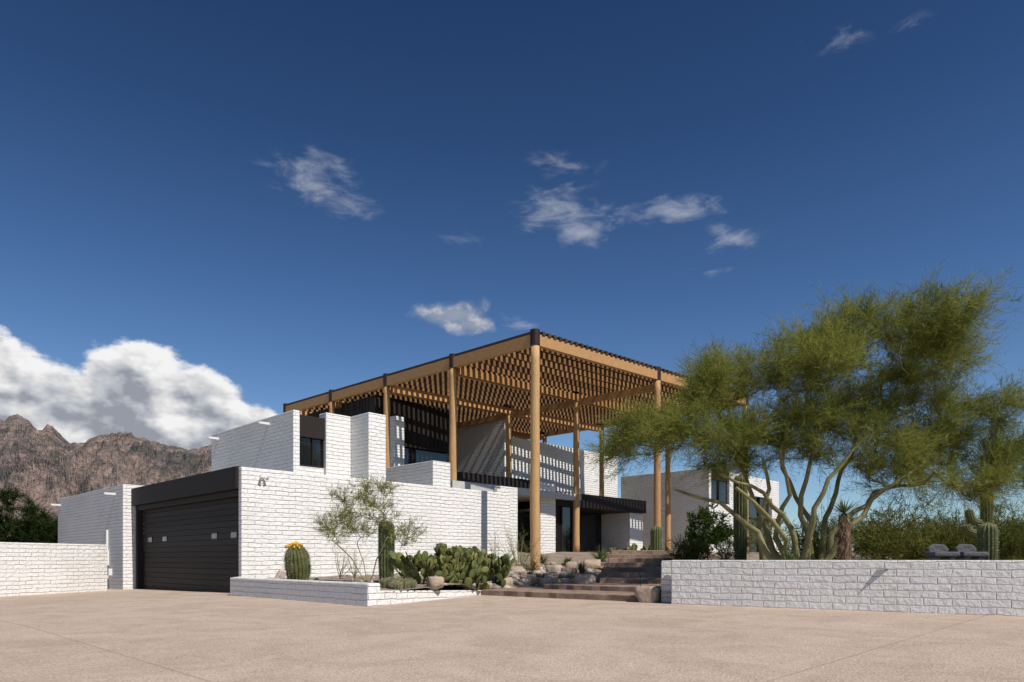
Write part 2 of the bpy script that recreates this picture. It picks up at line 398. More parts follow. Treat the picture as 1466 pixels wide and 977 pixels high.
for b in [(-.06,.3,.22,9.6,3.12,3.79),(.1,.33,9.42,9.61,-.3,3.11),(.1,.33,.221,.34,-.3,3.11),(.12,.31,.345,9.415,2.93,3.11),
 (3.26,4.33,2.58,3.2,5.42,6.2),(3.26,4.33,2.66,2.8,4.37,4.43),(3.3,3.34,2.64,2.8,4.43,5.41),(3.86,3.9,2.64,2.8,4.43,5.41),(4.28,4.325,2.64,2.8,4.43,5.41),
 (10,14.7,7.5,14,6.75,8.9),(10,14.7,7.9,14,3.3,6.74),(9.9,10.2,7.42,7.8,3.3,8.7),
 (12,16.8,3.67,4.0,4.3,5.05),(16.15,24.0,1.4,6.3,3.6,4.3),
 (17.7,22.6,3.5,3.6,1,3.58),(16.12,16.2,1.58,1.72,1.3,3.58),(17.55,17.65,1.58,1.72,1.3,3.58),(16.8,16.86,1.6,1.7,1.3,3.58),
 (26.21,28.4,-1.38,-.7,5.5,6.08),(26.22,28.39,-1.36,-1.2,4.21,4.28),(27.2,27.26,-1.36,-1.2,4.28,5.49),
 (29.42,29.52,-1.3,-1.1,1,4.89),(31.1,31.2,-1.3,-1.1,1,4.89),(32.7,32.8,-1.3,-1.1,1,4.89),(29.53,34.25,-1.29,-1.12,3.5,3.6),
 (12.6,12.7,3.85,3.98,.9,4.29),(13.8,13.88,3.85,3.98,.9,4.29),(10.95,14.7,7.44,7.49,6.6,6.76),(12.4,12.5,7.6,7.72,4,6.6)]:
    db.box(rl,*b)
for i in range(24): db.box(rl,9.975,9.999,7.55+i*.27,7.55+i*.27+.22,6.2,8.88)
for i in range(16): db.box(rl,10.22+i*.28,10.22+i*.28+.23,7.475,7.499,6.8,8.88)
db.obj('dark_timber_fascia',DARK,house,bevel=.008)
gb=MB()
for b in [(3.26,4.33,2.72,2.76,4.4,5.41),(10.95,14.7,7.66,7.7,3.8,6.7),(12.6,15.6,3.9,3.93,.9,4.29),(16.2,17.55,1.64,1.67,1.3,3.58),(26.21,28.4,-1.28,-1.25,4.2,5.5),(18.6,22,3.47,3.49,1.1,3.5),(29.42,34.3,-1.2,-1.17,1,4.89)]: gb.box(rl,*b)
gb.obj('windows',GLASS,house)
gd=MB(); z=-.25; k=0
while z<2.92:
    gd.box(rl,.30+(.012 if k%4==3 else 0),.36,.35,9.41,z,min(z+.178,2.925)); z+=.19; k+=1
gd.box(rl,.33,.37,.35,9.41,-.3,2.92)
gd.obj('garage_door',DARK,house,bevel=.006)
gw=MB(); gf=MB()
for l in (1.14,2.6,7.03,8.58):
    gw.box(rl,.285,.31,l-.2,l+.2,1.68,1.84); gf.box(rl,.291,.32,l-.24,l+.24,1.64,1.88)
gw.obj('garage_door_windows',LITE,house); gf.obj('garage_window_frames',DARK2,house)
rb=MB()
for b in [(.4,11.4,.25,9.58,3.0,3.3),(9.2,17.6,1.02,7.4,3.9,4.2),(16.9,17.69,4.0,6.4,3.5,4.25)]: rb.box(rl,*b)
rb.obj('roof',ROOF,house)
sc=MB()
for (r,l,z) in [(3,4.27,6.0),(3,8.75,6.0),(-.35,10.6,3.58),(-.35,19.0,3.6)]:
    sc.box(rl,r-.38,r+.05,l-.06,l+.06,z,z+.02); sc.box(rl,r-.38,r+.05,l-.06,l-.045,z+.02,z+.08); sc.box(rl,r-.38,r+.05,l+.045,l+.06,z+.02,z+.08)
sc.obj('roof_scuppers',WHITEP,house)
ut=MB()
ut.box(rl,-.52,-.36,11.3,11.62,.75,1.35); ut.box(rl,-.46,-.36,11.8,11.95,.9,1.2); ut.box(rl,-.44,-.36,11.42,11.48,1.35,2.2); ut.box(rl,-.44,-.36,11.42,11.48,-.3,.75); ut.box(rl,-.5,-.36,10.9,11.1,.35,.62)
ut.obj('utility_boxes',WHITEP,house,bevel=.01)
fl=MB(); fl.box(rl,.58,.72,-.07,-.01,3.46,3.58)
for dr in (-.09,.09):
    x,y=rl(.65+dr*.6,-.05); x2,y2=rl(.65+dr,-.17); fl.tube([(x,y,3.5),((x+x2)/2,(y+y2)/2,3.48),(x2,y2,3.44)],[.025,.04,.055],12)
fl.obj('floodlight',WHITEP,house,smooth=False)

# ------------------------------------------------------------ pergola
perg=empty('timber_pergola')
def pf(a,b): return (.86-3.325*a+5.62*b, 25.5+3.03*a+4.95*b)
LA=4.498; LB=7.489
def bm(mb,a0,b0,a1,b1,z,w_,h): mb.beam((*pf(a0,b0),z),(*pf(a1,b1),z),w_,h)
pb=MB()
bm(pb,0,0.02,0,2,9.2,.2,.42); bm(pb,.03,0,4,0,9.2,.2,.42); bm(pb,4,0.02,4,2,9.2,.2,.42); bm(pb,.03,2,3.97,2,9.2,.2,.42)
for a in (1,2,3): 
    for s in (-.13,.13): bm(pb,a+s/LA,.03,a+s/LA,1.97,8.9,.09,.32)
bm(pb,.03,1,3.97,1,8.68,.14,.3)
pb.obj('beams',TIMBER,perg)
jb=MB(); n=int(4*LA/.72)
for k in range(1,n+1): bm(jb,k*.72/LA,.014,k*.72/LA,1.986,9.28,.06,.23)
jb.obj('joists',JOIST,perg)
sb=MB(); n=int(2*LB/.30)
for k in range(0,n+1):
    b=k*.30/LB+.004; bm(sb,-.03,b,4.03,b,9.465,.165,.14)
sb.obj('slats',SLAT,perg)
pp=MB(); cb=MB()
for a in range(5):
    for b in range(3):
        x,y=pf(a,b); zb=(gz(x,y) if b>0 or a==0 else 3.1)-.1
        r0=.19 if (a,b)==(0,0) else .165; N=16
        P=[];R=[]
        for i in range(N+1):
            f=i/N; P.append((x+.02*mn.noise(Vector((f*4,a,b))),y+.02*mn.noise(Vector((f*4,b+7,a))),zb+(9.0-zb)*f)); R.append(r0*(1-.14*f)*(1+.04*mn.noise(Vector((f*9,a*3,b*5)))))
        pp.tube(P,R,20)
        cb.tube([(x,y,8.98),(x,y,9.56)],[r0*.98,r0*.98],20)
pp.obj('log_posts',POLE,perg,smooth=True); cb.obj('steel_collars',STEEL,perg)

# ------------------------------------------------------------ free-standing walls
def wall(name,p0,p1,th,z0,z1,z1b=None):
    d=Vector(p1)-Vector(p0); L=d.length; d.normalize(); nrm=Vector((-d.y,d.x))
    fr=lambda a,b:(p0[0]+d.x*a+nrm.x*b,p0[1]+d.y*a+nrm.y*b)
    mb=MB(); mb.box(fr,0,L,0,th,z0,z1)
    if z1b is not None:
        for i in (5,6): 
            x,y,_=mb.V[i]; mb.V[i]=(x,y,z1b)
    return mb
def wobj(name,*a):
    r=empty(name); wall(name,*a).obj('masonry',BR,r,bevel=.03); return r
w1=wobj('garden_wall',(3.55,15.27),(14.6,8.35),.3,-.2,.985)
wall('',(3.68,15.62),(5.6,19.2),.28,-.2,.97).obj('return_masonry',BR,w1,bevel=.03)
wobj('garden_wall',(-18.2,16.6),(-15.4,26.0),.3,-.7,1.56)
pw=empty('planter_wall')
wall('',(-7.92,19.16),(-3.04,14.4),.32,-.4,.49).obj('masonry',BR,pw,bevel=.025)
wall('',(-8.1,20.28),(-7.98,19.45),.25,-.4,.487).obj('return_masonry',BR,pw,bevel=.025)
wall('',(-2.98,14.60),(-.79,19.2),.22,-.2,.33,.13).obj('curb',BR,pw,bevel=.02)

# steps
m,t=newmat('rough_flagstone'); n1=t.noise(t.obj,2.5,6,.6); n2=t.noise(t.obj,25,4)
t.l.new(t.ramp(n1,[(.3,(.18,.12,.09)),(.7,(.36,.265,.20))]),t.p.inputs['Base Color']); t.p.inputs['Roughness'].default_value=.9
t.l.new(t.bump(t.M('ADD',n1,t.M('MULTIPLY',n2,.5)),.04),t.p.inputs['Normal']); FLAG=m
st=empty('stone_steps')
def slab(name,P,z0,z1,parent,mat=FLAG,jit=.03):
    Q=[]
    for i in range(len(P)):
        a=Vector(P[i]);b=Vector(P[(i+1)%len(P)]); k=max(2,int((b-a).length/.25))
        for j in range(k):
            q=a+(b-a)*j/k; Q.append((q.x+random.uniform(-jit,jit),q.y+random.uniform(-jit,jit)))
    mb=MB(); n=len(Q); mb.V=[(x,y,z0) for x,y in Q]+[(x,y,z1) for x,y in Q]
    for i in range(n): mb.F.append((i,(i+1)%n,n+(i+1)%n,n+i)); mb.U+=[(0,0)]*4
    mb.F.append(tuple(range(n,2*n))); mb.U+=[(0,0)]*n
    return mb.obj(name,mat,parent,bevel=.02)
slab('landing',PLAT,-.1,.15,st)
slab('landing_upper',[(.9,19.6),(3.4,17.6),(4.5,20.0),(2.2,21.6)],.1,.29,st)
d=Vector((.206,.979)); pr=Vector((.979,-.206))
for i in range(7):
    c=Vector((3.75,20.1))+d*(.95*i); w_=1.15+.1*(i%2)
    P=[c-pr*w_,c+pr*w_,c+pr*w_+d*1.3,c-pr*w_+d*1.3]
    slab('step',[tuple(q) for q in P],.1,.44+.15*i,st)

# rocks
def rock_mat(name,a,b):
    m,t=newmat(name); n1=t.noise(t.obj,3,6,.6)
    f=t.M('ADD',t.M('MULTIPLY',n1,.6),t.M('MULTIPLY',t.rnd,.4)); t.l.new(t.ramp(f,[(.3,a),(.75,b)]),t.p.inputs['Base Color'])
    t.p.inputs['Roughness'].default_value=.9; t.l.new(t.bump(t.noise(t.obj,14,6,.65),.05),t.p.inputs['Normal']); return m
RK=rock_mat('granite_boulder',(.24,.17,.125),(.50,.39,.30)); RK2=rock_mat('river_stone',(.2,.16,.13),(.6,.55,.48))
import bmesh
bm_=bmesh.new(); bmesh.ops.create_icosphere(bm_,subdivisions=3,radius=1); IV=np.array([v.co[:] for v in bm_.verts]); IF=[tuple(v.index for v in f.verts) for f in bm_.faces]; bm_.free()
bm_=bmesh.new(); bmesh.ops.create_icosphere(bm_,subdivisions=1,radius=1); JV=np.array([v.co[:] for v in bm_.verts]); JF=[tuple(v.index for v in f.verts) for f in bm_.faces]; bm_.free()
def rock_geo(mb,c,r,IVx=IV,IFx=IF,amp=.28):
    s=random.random()*100; a=random.random()*6.28; i=len(mb.V); ca,sa=math.cos(a),math.sin(a)
    for v in IVx:
        q=Vector(v); k=1+amp*mn.noise(q*1.1+Vector((s,s,0)))*1.6+.06*mn.noise(q*4+Vector((0,s,s)))
        q=Vector((max(-.8,min(.8,q.x*k)),max(-.82,min(.82,q.y*k)),max(-.7,min(.78,q.z*k))))
        x=q.x*r[0];y=q.y*r[1]; mb.V.append((c[0]+x*ca-y*sa,c[1]+x*sa+y*ca,c[2]+q.z*r[2]))
    for f in IFx: mb.F.append(tuple(i+k for k in f)); mb.U+=[(0,0)]*3
for (x,y,r) in [(3.22,16.0,.4),(2.15,20.1,.46),(2.4,21.4,.36),(1.5,23.8,.42),(2.3,25.6,.5),(1.9,22.6,.33),(.55,22.1,.32),(-.2,20.8,.3),(3.1,26.4,.5),(-1.9,16.95,.3),(.2,24.2,.35),(5.9,25,.6),(-1.2,18.9,.24),(4.9,27.3,.45),(1.1,21.95,.28),(-.75,19.75,.22)]:
    mb=MB(); zz=(gz(x,y) if not inpoly(x,y,PLAT) else .2); zz = .05 if y<16.5 and x>2 else zz
    rock_geo(mb,(0,0,0),(r,r*.8,r*.72)); o=mb.obj('boulder',RK,None,smooth=True); o.location=(x,y,zz+r*.25)
mb=MB()
for i in range(600):
    x=random.uniform(-.9,3.2); y=random.uniform(19.3,28)
    if inpoly(x,y,PLAT) or x>2.4+(y-19)*.12: continue
    r=random.choice([.05,.07,.09,.13,.17]); rock_geo(mb,(x,y,gz(x,y)+r*.3),(r*1.3,r,r*.7),JV,JF,.2)
for i in range(260):
    x=random.uniform(-7.5,2); y=random.uniform(15,25)
    if not inpoly(x,y,GP) or inpoly(x,y,PLAT) : continue
    r=random.choice([.04,.06,.08]); rock_geo(mb,(x,y,gz(x,y)+r*.2),(r*1.3,r,r*.7),JV,JF,.2)
mb.obj('river_rocks',RK2,None,smooth=True)

# ------------------------------------------------------------ mountains
Q=np.array([(-1.3,440),(-1.16,500),(-.904,560),(-.79,585),(-.75,600),(-.742,604),(-.736,624),(-.725,628),(-.716,612),(-.709,616),(-.702,576),(-.695,562),(-.688,560),(-.681,582),(-.674,580),(-.668,556),(-.66,530),(-.648,503),(-.629,508),(-.615,530),(-.602,542),(-.59,547),(-.576,560),(-.560,542),(-.546,534),(-.52,505),(-.505,492),(-.48,484),(-.459,480),(-.443,503),(-.412,500),(-.34,420),(-.24,330),(-.1,180),(.1,60)])
NX,NY=700,200; qs=np.linspace(-1.1,0,NX); ts=np.linspace(0,1.2,NY); V=[]
for tt in ts:
    Y=1300+1700*tt
    for q in qs:
        X=q*Y; hr=np.interp(q,Q[:,0],Q[:,1])
        f=tt**1.2 if tt<=1 else 1-(tt-1)*1.2
        nn=mn.ridged_multi_fractal(Vector((X/260,Y/560,1.7)),.85,2.1,6,1.0,2.0)-1.1
        n2=mn.ridged_multi_fractal(Vector((X/60,Y/100,5)),.75,2.1,5,1.0,2.0)-1.0
        k=min(1,tt*3); top=max(.12,min(1,(1-tt)*4))
        V.append((X,Y,hr*(f+.20*nn*k*top*(1-.4*abs(tt-.5)))+ 30*n2*k*max(.36,top)))
F=[(j*NX+i,j*NX+i+1,(j+1)*NX+i+1,(j+1)*NX+i) for j in range(NY-1) for i in range(NX-1)]
m,t=newmat('rocky_mountain'); n1=t.noise(t.obj,.005,6,.65); n2=t.noise(t.obj,.035,5,.7)
c=t.ramp(t.M('ADD',t.M('MULTIPLY',n1,.55),t.M('MULTIPLY',n2,.45)),[(.38,(.07,.08,.075)),(.47,(.15,.13,.12)),(.55,(.29,.22,.19)),(.66,(.43,.33,.28))])
t.l.new(c,t.p.inputs['Base Color']); t.p.inputs['Roughness'].default_value=1; t.p.inputs['Specular IOR Level'].default_value=0
t.l.new(t.bump(n2,30,1),t.p.inputs['Normal'])
me=bpy.data.meshes.new('mountains'); me.from_pydata(V,[],F); me.update(); link('mountains',me,m,None,False)

# ------------------------------------------------------------ vegetation
PVL=mat_leaf('palo_verde_leaves',(.12,.145,.03),(.42,.43,.115),.45,.9)
PVB=mat_simple('palo_verde_bark',(.24,.22,.10),.8,.35,3,.01)
def TX(px,d=19.): return (px-733)/977*d
def TZ(py,d=19.): return 1+(801-py)/977*d
lob=[(1290,485,75,42,58),(1220,462,50,36,34),(1355,485,40,34,26),(1130,535,80,46,58),(1040,550,55,38,38),(935,628,50,30,34),(1010,625,70,34,46),(1140,608,95,42,62),(1270,565,95,52,74),(1370,600,58,46,44),(1405,665,44,30,30),(1220,640,80,32,40),(1320,650,70,32,38),(900,640,28,22,14),(1060,660,50,20,20),(1375,695,55,22,24),(1180,510,50,36,30),(1310,540,60,40,30),(1000,560,28,30,16),(1410,600,28,30,14),(1290,690,60,20,18)]
T=[]
for (px,py,rx,ry,n) in lob:
    k=.01945; T.append(in_ell(n,(TX(px),19+random.uniform(-1.1,1.1),TZ(py)),(rx*k,min(2.2,rx*k*1.2),ry*k),.2))
T=np.concatenate(T)
bx,by,bz=8.2,19.0,.75
seeds=[[(bx-.1,by,bz),(bx-.5,by-.1,1.9),(bx-1.3,by-.3,2.8),(bx-2.6,by-.6,3.3)],
 [(bx-.5,by+.2,bz),(bx-1.0,by+.4,1.8),(bx-1.4,by+.6,3.0),(bx-1.9,by+.5,4.4)],
 [(bx+.15,by+.1,bz),(bx-.05,by+.3,2.3),(bx+.2,by+.2,3.8),(bx+.6,by,5.2)],
 [(bx+.3,by-.2,bz),(bx+1.0,by-.4,1.9),(bx+1.9,by-.5,2.9),(bx+3.2,by-.3,3.7)],
 [(bx-.2,by-.3,bz),(bx-.3,by-.9,2.0),(bx+.1,by-1.2,3.1),(bx+1,by-1.4,4.2)],
 [(bx+.5,by+.3,bz),(bx+.9,by+.8,2.2),(bx+1.6,by+1.2,3.6),(bx+2.2,by+.9,5.2)],
 [(bx-.9,by-.2,bz),(bx-1.5,by-.3,1.7),(bx-2.3,by+.2,2.5),(bx-3.6,by+.4,3.0)],
 [(bx-.3,by+.1,bz),(bx-.8,by+.2,1.6),(bx-.6,by-.2,2.8),(bx-.9,by-.4,4.0)],
 [(bx-1.1,by+.3,bz),(bx-1.25,by+.2,1.9),(bx-1.0,by,3.0),(bx-1.3,by-.2,3.8)],
 [(bx+.45,by-.1,bz),(bx+.6,by-.3,1.7),(bx+1.3,by-.1,2.4),(bx+2.3,by+.3,3.0),(bx+3.6,by+.3,3.2)],
 [(bx-.7,by-.1,bz),(bx-.75,by-.5,1.5),(bx-1.5,by-.8,2.3),(bx-2.3,by-1.0,2.9)],
 [(bx+.2,by+.4,bz),(bx+.35,by+.6,2.0),(bx-.2,by+.7,3.2),(bx-.5,by+.6,4.6)]]
make_tree('palo_verde_tree',seeds,T,PVB,PVL,.006,5,16,.74,.16,.0098,.4,.52,.34,.6,.22,.45,.145,(bx,by,3.0),5,.092)
# young palo verde in the planter
x0,y0=-3.85,18.2; T=np.concatenate([in_ell(38,(x0-.1,y0,2.15),(1.2,.9,.75),.2),in_ell(14,(x0-.8,y0,1.9),(.5,.5,.5)),in_ell(14,(x0+.9,y0,1.7),(.45,.5,.5)),in_ell(12,(x0+.3,y0,2.85),(.45,.4,.25))])
PVL2=mat_leaf('young_palo_verde_leaves',(.16,.18,.05),(.38,.38,.13),.35,2)
make_tree('palo_verde_tree',[[(x0,y0,.35),(x0-.1,y0,.9),(x0-.3,y0+.1,1.4)],[(x0+.04,y0,.35),(x0+.25,y0,1.0),(x0+.5,y0-.1,1.5)],[(x0-.05,y0,.35),(x0-.4,y0,1.0),(x0-.9,y0-.1,1.5)]],T,PVB,PVL2,.0048,7,12,.30,.07,.0095,.2,.5,.2,.7,.05,.7,.04,None,3)

GRN=mat_leaf('scrub_leaves',(.055,.07,.018),(.22,.215,.055),.3,.35)
pts=[];dr=[]
def bush(x,d,zc,rx,rz,n):
    c=(x,d,zc); p=in_ell(n,c,(rx,rx,rz),.15); pts.append(p); dr.append(p-np.array(c)+np.array([0,0,.9]))
for i in range(34):
    d=random.uniform(24,34); px=random.uniform(1225,1720); bush((px-733)/977*d,d,1.45,random.uniform(.9,1.6),random.uniform(.65,1.15),55)
for i in range(20):
    d=random.uniform(34,42); px=random.uniform(1180,1760); bush((px-733)/977*d,d,2.2,random.uniform(1.3,2.1),random.uniform(1.0,1.9),55)
for i in range(34):
    d=random.uniform(48,70); bush(random.uniform(22,75),d,2.4,2.4,1.6,30)
for i in range(10):
    bush(random.uniform(11,20),random.uniform(22,26),1.15,random.uniform(.5,.9),.45,34)
for (x,d,zc,rx,rz) in [(12.9,23.5,1.7,1.0,.9),(9.9,22.5,1.3,.8,.6),(11.3,24,1.6,.9,.8),(16.8,29,2.3,1.5,1.6),(5.9,22.5,1.05,.6,.4),(12.4,33,2.0,1.4,.9),(9.5,30,1.8,1.0,.7)]: bush(x,d,zc,rx,rz,60)
P=np.concatenate(pts); D=unit(np.concatenate(dr)); np_mesh('desert_scrub',sprays(P,D,4,8,.55,.16,.024,.7,.1),4,GRN)
# pine behind left wall
PN=mat_leaf('pine_needles',(.012,.022,.008),(.05,.075,.02),.15,.6); PB=mat_simple('pine_bark',(.12,.08,.06),.9,.3)
T=np.concatenate([in_ell(45,(-29.3,40,3.4),(1.7,1.8,1.5),.3),in_ell(40,(-27.9,40,2.5),(1.6,1.7,1.1),.3),in_ell(30,(-31,40,3.0),(1.7,1.7,1.5),.3),in_ell(14,(-26.9,40,2.0),(.9,1,.7),.3)])
make_tree('pine_tree',[[(-29.4,40,-.3),(-29.3,40,2.2),(-29.2,40,4.2)]],T,PB,PN,.012,12,14,.5,.13,.025,.4,.5,.1,.9,.05,.3,.2,None,3)

# cacti
def mat_cactus(name,a,b):
    m,t=newmat(name); f=t.noise(t.obj,5,4); t.l.new(t.ramp(f,[(.3,a),(.7,b)]),t.p.inputs['Base Color']); t.p.inputs['Roughness'].default_value=.6
    t.l.new(t.bump(t.noise(t.obj,60,2),.006),t.p.inputs['Normal']); return m
CG=mat_cactus('saguaro_skin',(.07,.09,.035),(.15,.17,.065)); SPN=mat_simple('cactus_spines',(.38,.32,.22),.8,.2)
BG=mat_cactus('barrel_cactus_skin',(.05,.065,.018),(.11,.12,.035))
def ribbed(mb,P,R,ribs,depth,sp,slen):
    P=[Vector(p) for p in P]; m=len(P); n=ribs*4; i=len(mb.V)
    for k,p in enumerate(P):
        d=(P[min(k+1,m-1)]-P[max(k-1,0)]).normalized(); a=d.cross(Vector((.2,.97,.05))).normalized(); b=d.cross(a)
        for j in range(n):
            t=2*math.pi*j/n; c=.5+.5*math.cos(ribs*t); rr=R[k]*(1-depth+depth*c**.8); dirn=a*math.cos(t)+b*math.sin(t)
            mb.V.append(tuple(p+dirn*rr))
            if j%4==0 and R[k]>.01:
                for _ in range(5): sp.append((tuple(p+dirn*rr*.99),tuple((dirn+Vector((random.gauss(0,.6),random.gauss(0,.6),random.gauss(0,.6)))).normalized())))
    for k in range(m-1):
        for j in range(n): mb.F.append((i+k*n+j,i+k*n+(j+1)%n,i+(k+1)*n+(j+1)%n,i+(k+1)*n+j)); mb.U+=[(0,0)]*4
    mb.F.append(tuple(i+(m-1)*n+j for j in range(n))); mb.U+=[(0,0)]*n
def colpath(x,y,z0,h,r,lean=(0,0)):
    N=max(14,int(h/.06)); P=[];R=[]
    for i in range(N+1):
        f=i/N; zz=z0+h*f; e=(h*(1-f))/r; rr=r*(math.sqrt(max(0,1-(1-e)**2)) if e<1 else 1)*(.86+.2*math.sin(min(1,f*1.6)*1.8)); P.append((x+lean[0]*f*h,y+lean[1]*f*h,zz)); R.append(max(rr,.004))
    return P,R
def saguaro(x,y,z0,ztop,w_,arms=()):
    e=empty('saguaro_cactus',(x,y,z0)); mb=MB(); sp=[]
    P,R=colpath(0,0,-.1,ztop-z0+.1,w_/2); ribbed(mb,P,R,15,.26,sp,.03)
    for (ax,az,ah) in arms:
        pts=[];rs=[]; r=w_*.36; s=1 if ax>0 else -1
        for i in range(22):
            f=i/21
            if f<.4: q=f/.4; pts.append((ax*q,0,az+(.12*q*q)))
            else: q=(f-.4)/.6; pts.append((ax+s*.08*math.sin(q*1.5),0,az+.12+ah*q))
            rs.append(r*(1 if f<.88 else math.sqrt(max(.01,1-((f-.88)/.12)**2))))
        ribbed(mb,pts,rs,12,.2,sp,.03)
    mb.obj('ribbed_body',CG,e,smooth=True)
    A=np.array([s[0] for s in sp]);B=np.array([s[1] for s in sp]); np_mesh('spines',needles(A,B,np.full(len(A),.035),np.full(len(A),.005)),4,SPN,e)
saguaro(-3.42,18.6,.4,2.06,.42)
saguaro(10.45,15.0,.8,1.82,.37)
saguaro(15.3,22,.8,3.45,.34,[(-.5,1.35,.35),(-.62,1.0,.2)])
saguaro(8.03,24,.8,3.97,.45)
saguaro(5.5,26,.6,2.28,.42)
# barrel cactus
e=empty('barrel_cactus',(-5.72,18.3,.42)); mb=MB(); sp=[]; P=[];R=[]
for i in range(30):
    f=i/29; h=1.0*f; prof=.33*(math.sin(math.pi*min(1,.13+f*.87))**.5 if f<.6 else 1*(math.cos((f-.6)/.4*1.45))**.45); P.append((-.10*f*f,0,-.06+h)); R.append(max(.02,prof))
ribbed(mb,P,R,20,.2,sp,.04); mb.obj('ribbed_body',BG,e,smooth=True)
A=np.array([s[0] for s in sp]);B=np.array([s[1] for s in sp]); np_mesh('spines',needles(A,B,np.full(len(A),.05),np.full(len(A),.005)),4,SPN,e)
mb=MB()
for i in range(46):
    a=random.random()*6.28; r=random.uniform(.03,.24); rock_geo(mb,(-.1+r*math.cos(a),r*math.sin(a),.97-1.6*r*r+random.uniform(0,.05)),(.036,.036,.06),JV,JF,.1)
mb.obj('yellow_fruits',mat_simple('yellow_fruit',(.62,.36,.03),.5,.3,20),e,smooth=True)
e=MB(); rock_geo(e,(0,0,0),(.12,.1,.26)); o=e.obj('standing_stone',rock_mat('pink_stone',(.5,.38,.3),(.6,.5,.42)),None,smooth=True); o.location=(-6.12,18.0,.55); o.rotation_euler=(0,.5,0)
# hedgehog clump
e=empty('hedgehog_cactus',(-2.85,16.4,.32)); mb=MB(); sp=[]
for (dx,dy,r,h) in [(0,0,.13,.3),(.22,.1,.12,.26),(-.2,.05,.12,.28),(.1,-.2,.11,.22),(-.12,.25,.13,.3),(.38,.25,.12,.25),(.3,.45,.12,.27),(.05,.4,.12,.3)]:
    P,R=colpath(dx,dy,-.05,h,r); ribbed(mb,P,R,11,.15,sp,.03)
mb.obj('ribbed_stems',CG,e,smooth=True); A=np.array([s[0] for s in sp]);B=np.array([s[1] for s in sp]); np_mesh('spines',needles(A,B,np.full(len(A),.05),np.full(len(A),.005)),4,SPN,e)
# prickly pears
PP=mat_cactus('prickly_pear_pad',(.065,.085,.028),(.17,.19,.065)); 
m_=PP.node_tree; t=NT(m_); tcn=t.node('ShaderNodeTexCoord'); vo=t.node('ShaderNodeTexVoronoi'); t.l.new(tcn.outputs['Object'],vo.inputs[0]); vo.inputs['Scale'].default_value=26
ge=t.node('ShaderNodeNewGeometry'); pn=t.n['Principled BSDF']; old=pn.inputs['Base Color'].links[0].from_socket
vr=t.mix(1,old,t.ramp(ge.outputs['Random Per Island'],[(0,(.5,.52,.5)),(.75,(1.15,1.1,1.0)),(1,(1.8,1.5,1.0))]),'MULTIPLY')
t.l.new(t.mix(t.M('LESS_THAN',vo.outputs['Distance'],.16),vr,(.3,.26,.14,1)),pn.inputs['Base Color'])
SU,SV=10,8
def pad(mb,base,up,nrm,h,w_,th):
    up=up.normalized(); side=up.cross(nrm).normalized(); nr=side.cross(up).normalized(); i=len(mb.V)
    for v in range(SV+1):
        f=v/SV; ph=math.pi*f; hw=math.sin(ph)*(.5*w_)*(.78+.4*f); zc=(1-math.cos(ph))/2*h
        for u in range(SU):
            a=2*math.pi*u/SU; mb.V.append(tuple(base+up*zc+side*(hw*math.cos(a))+nr*(math.sin(a)*th*.5*math.sin(ph)**.6)))
    for v in range(SV):
        for u in range(SU): mb.F.append((i+v*SU+u,i+v*SU+(u+1)%SU,i+(v+1)*SU+(u+1)%SU,i+(v+1)*SU+u)); mb.U+=[(0,0)]*4
def pear(x,y,z,nb,lev,s=1.0,spreadr=.38):
    mb=MB()
    def rec(p,up,nr,k):
        h=random.uniform(.19,.29)*s; w_=h*random.uniform(.62,.85); pad(mb,p,up,nr,h,w_,.03*s)
        if k<=0: return
        side=up.cross(nr).normalized(); 
        for c in range(random.choice([1,1,2,3])):
            a=random.uniform(-1.1,1.1); q=p+up*(h*(.5+.42*math.cos(a)))+side*(w_*.46*math.sin(a))
            u2=(up*math.cos(a)*1.0+side*math.sin(a)*.9+Vector((random.gauss(0,.32),random.gauss(0,.32),.45))).normalized()
            n2=(nr+Vector((random.gauss(0,.8),random.gauss(0,.8),random.gauss(0,.15)))).normalized(); rec(q,u2,n2,k-1)
    for b in range(nb):
        a=random.random()*6.28; r=spreadr*math.sqrt(random.random()); an=random.random()*6.28
        rec(Vector((r*math.cos(a),r*math.sin(a),-.04)),Vector((math.cos(a)*.4,math.sin(a)*.4,1)).normalized(),Vector((math.cos(an),math.sin(an),0)),lev)
    o=mb.obj('prickly_pear_cactus',PP,None,smooth=True); o.location=(x,y,z)
for (x,y,nb,lv,s) in [(-2.55,18.2,7,3,1.1),(-2.0,18.3,7,3,.95),(-1.45,18.6,6,3,1.05),(-1.0,19.4,7,3,1.05),(-.5,20.4,7,3,1.1),(-1.9,19.6,7,4,1.0),(-1.2,20.8,7,4,1.0),(5.1,26.6,7,3,1),(4.6,28,6,3,1)]:
    pear(x,y,gz(x,y),nb,lv,s)
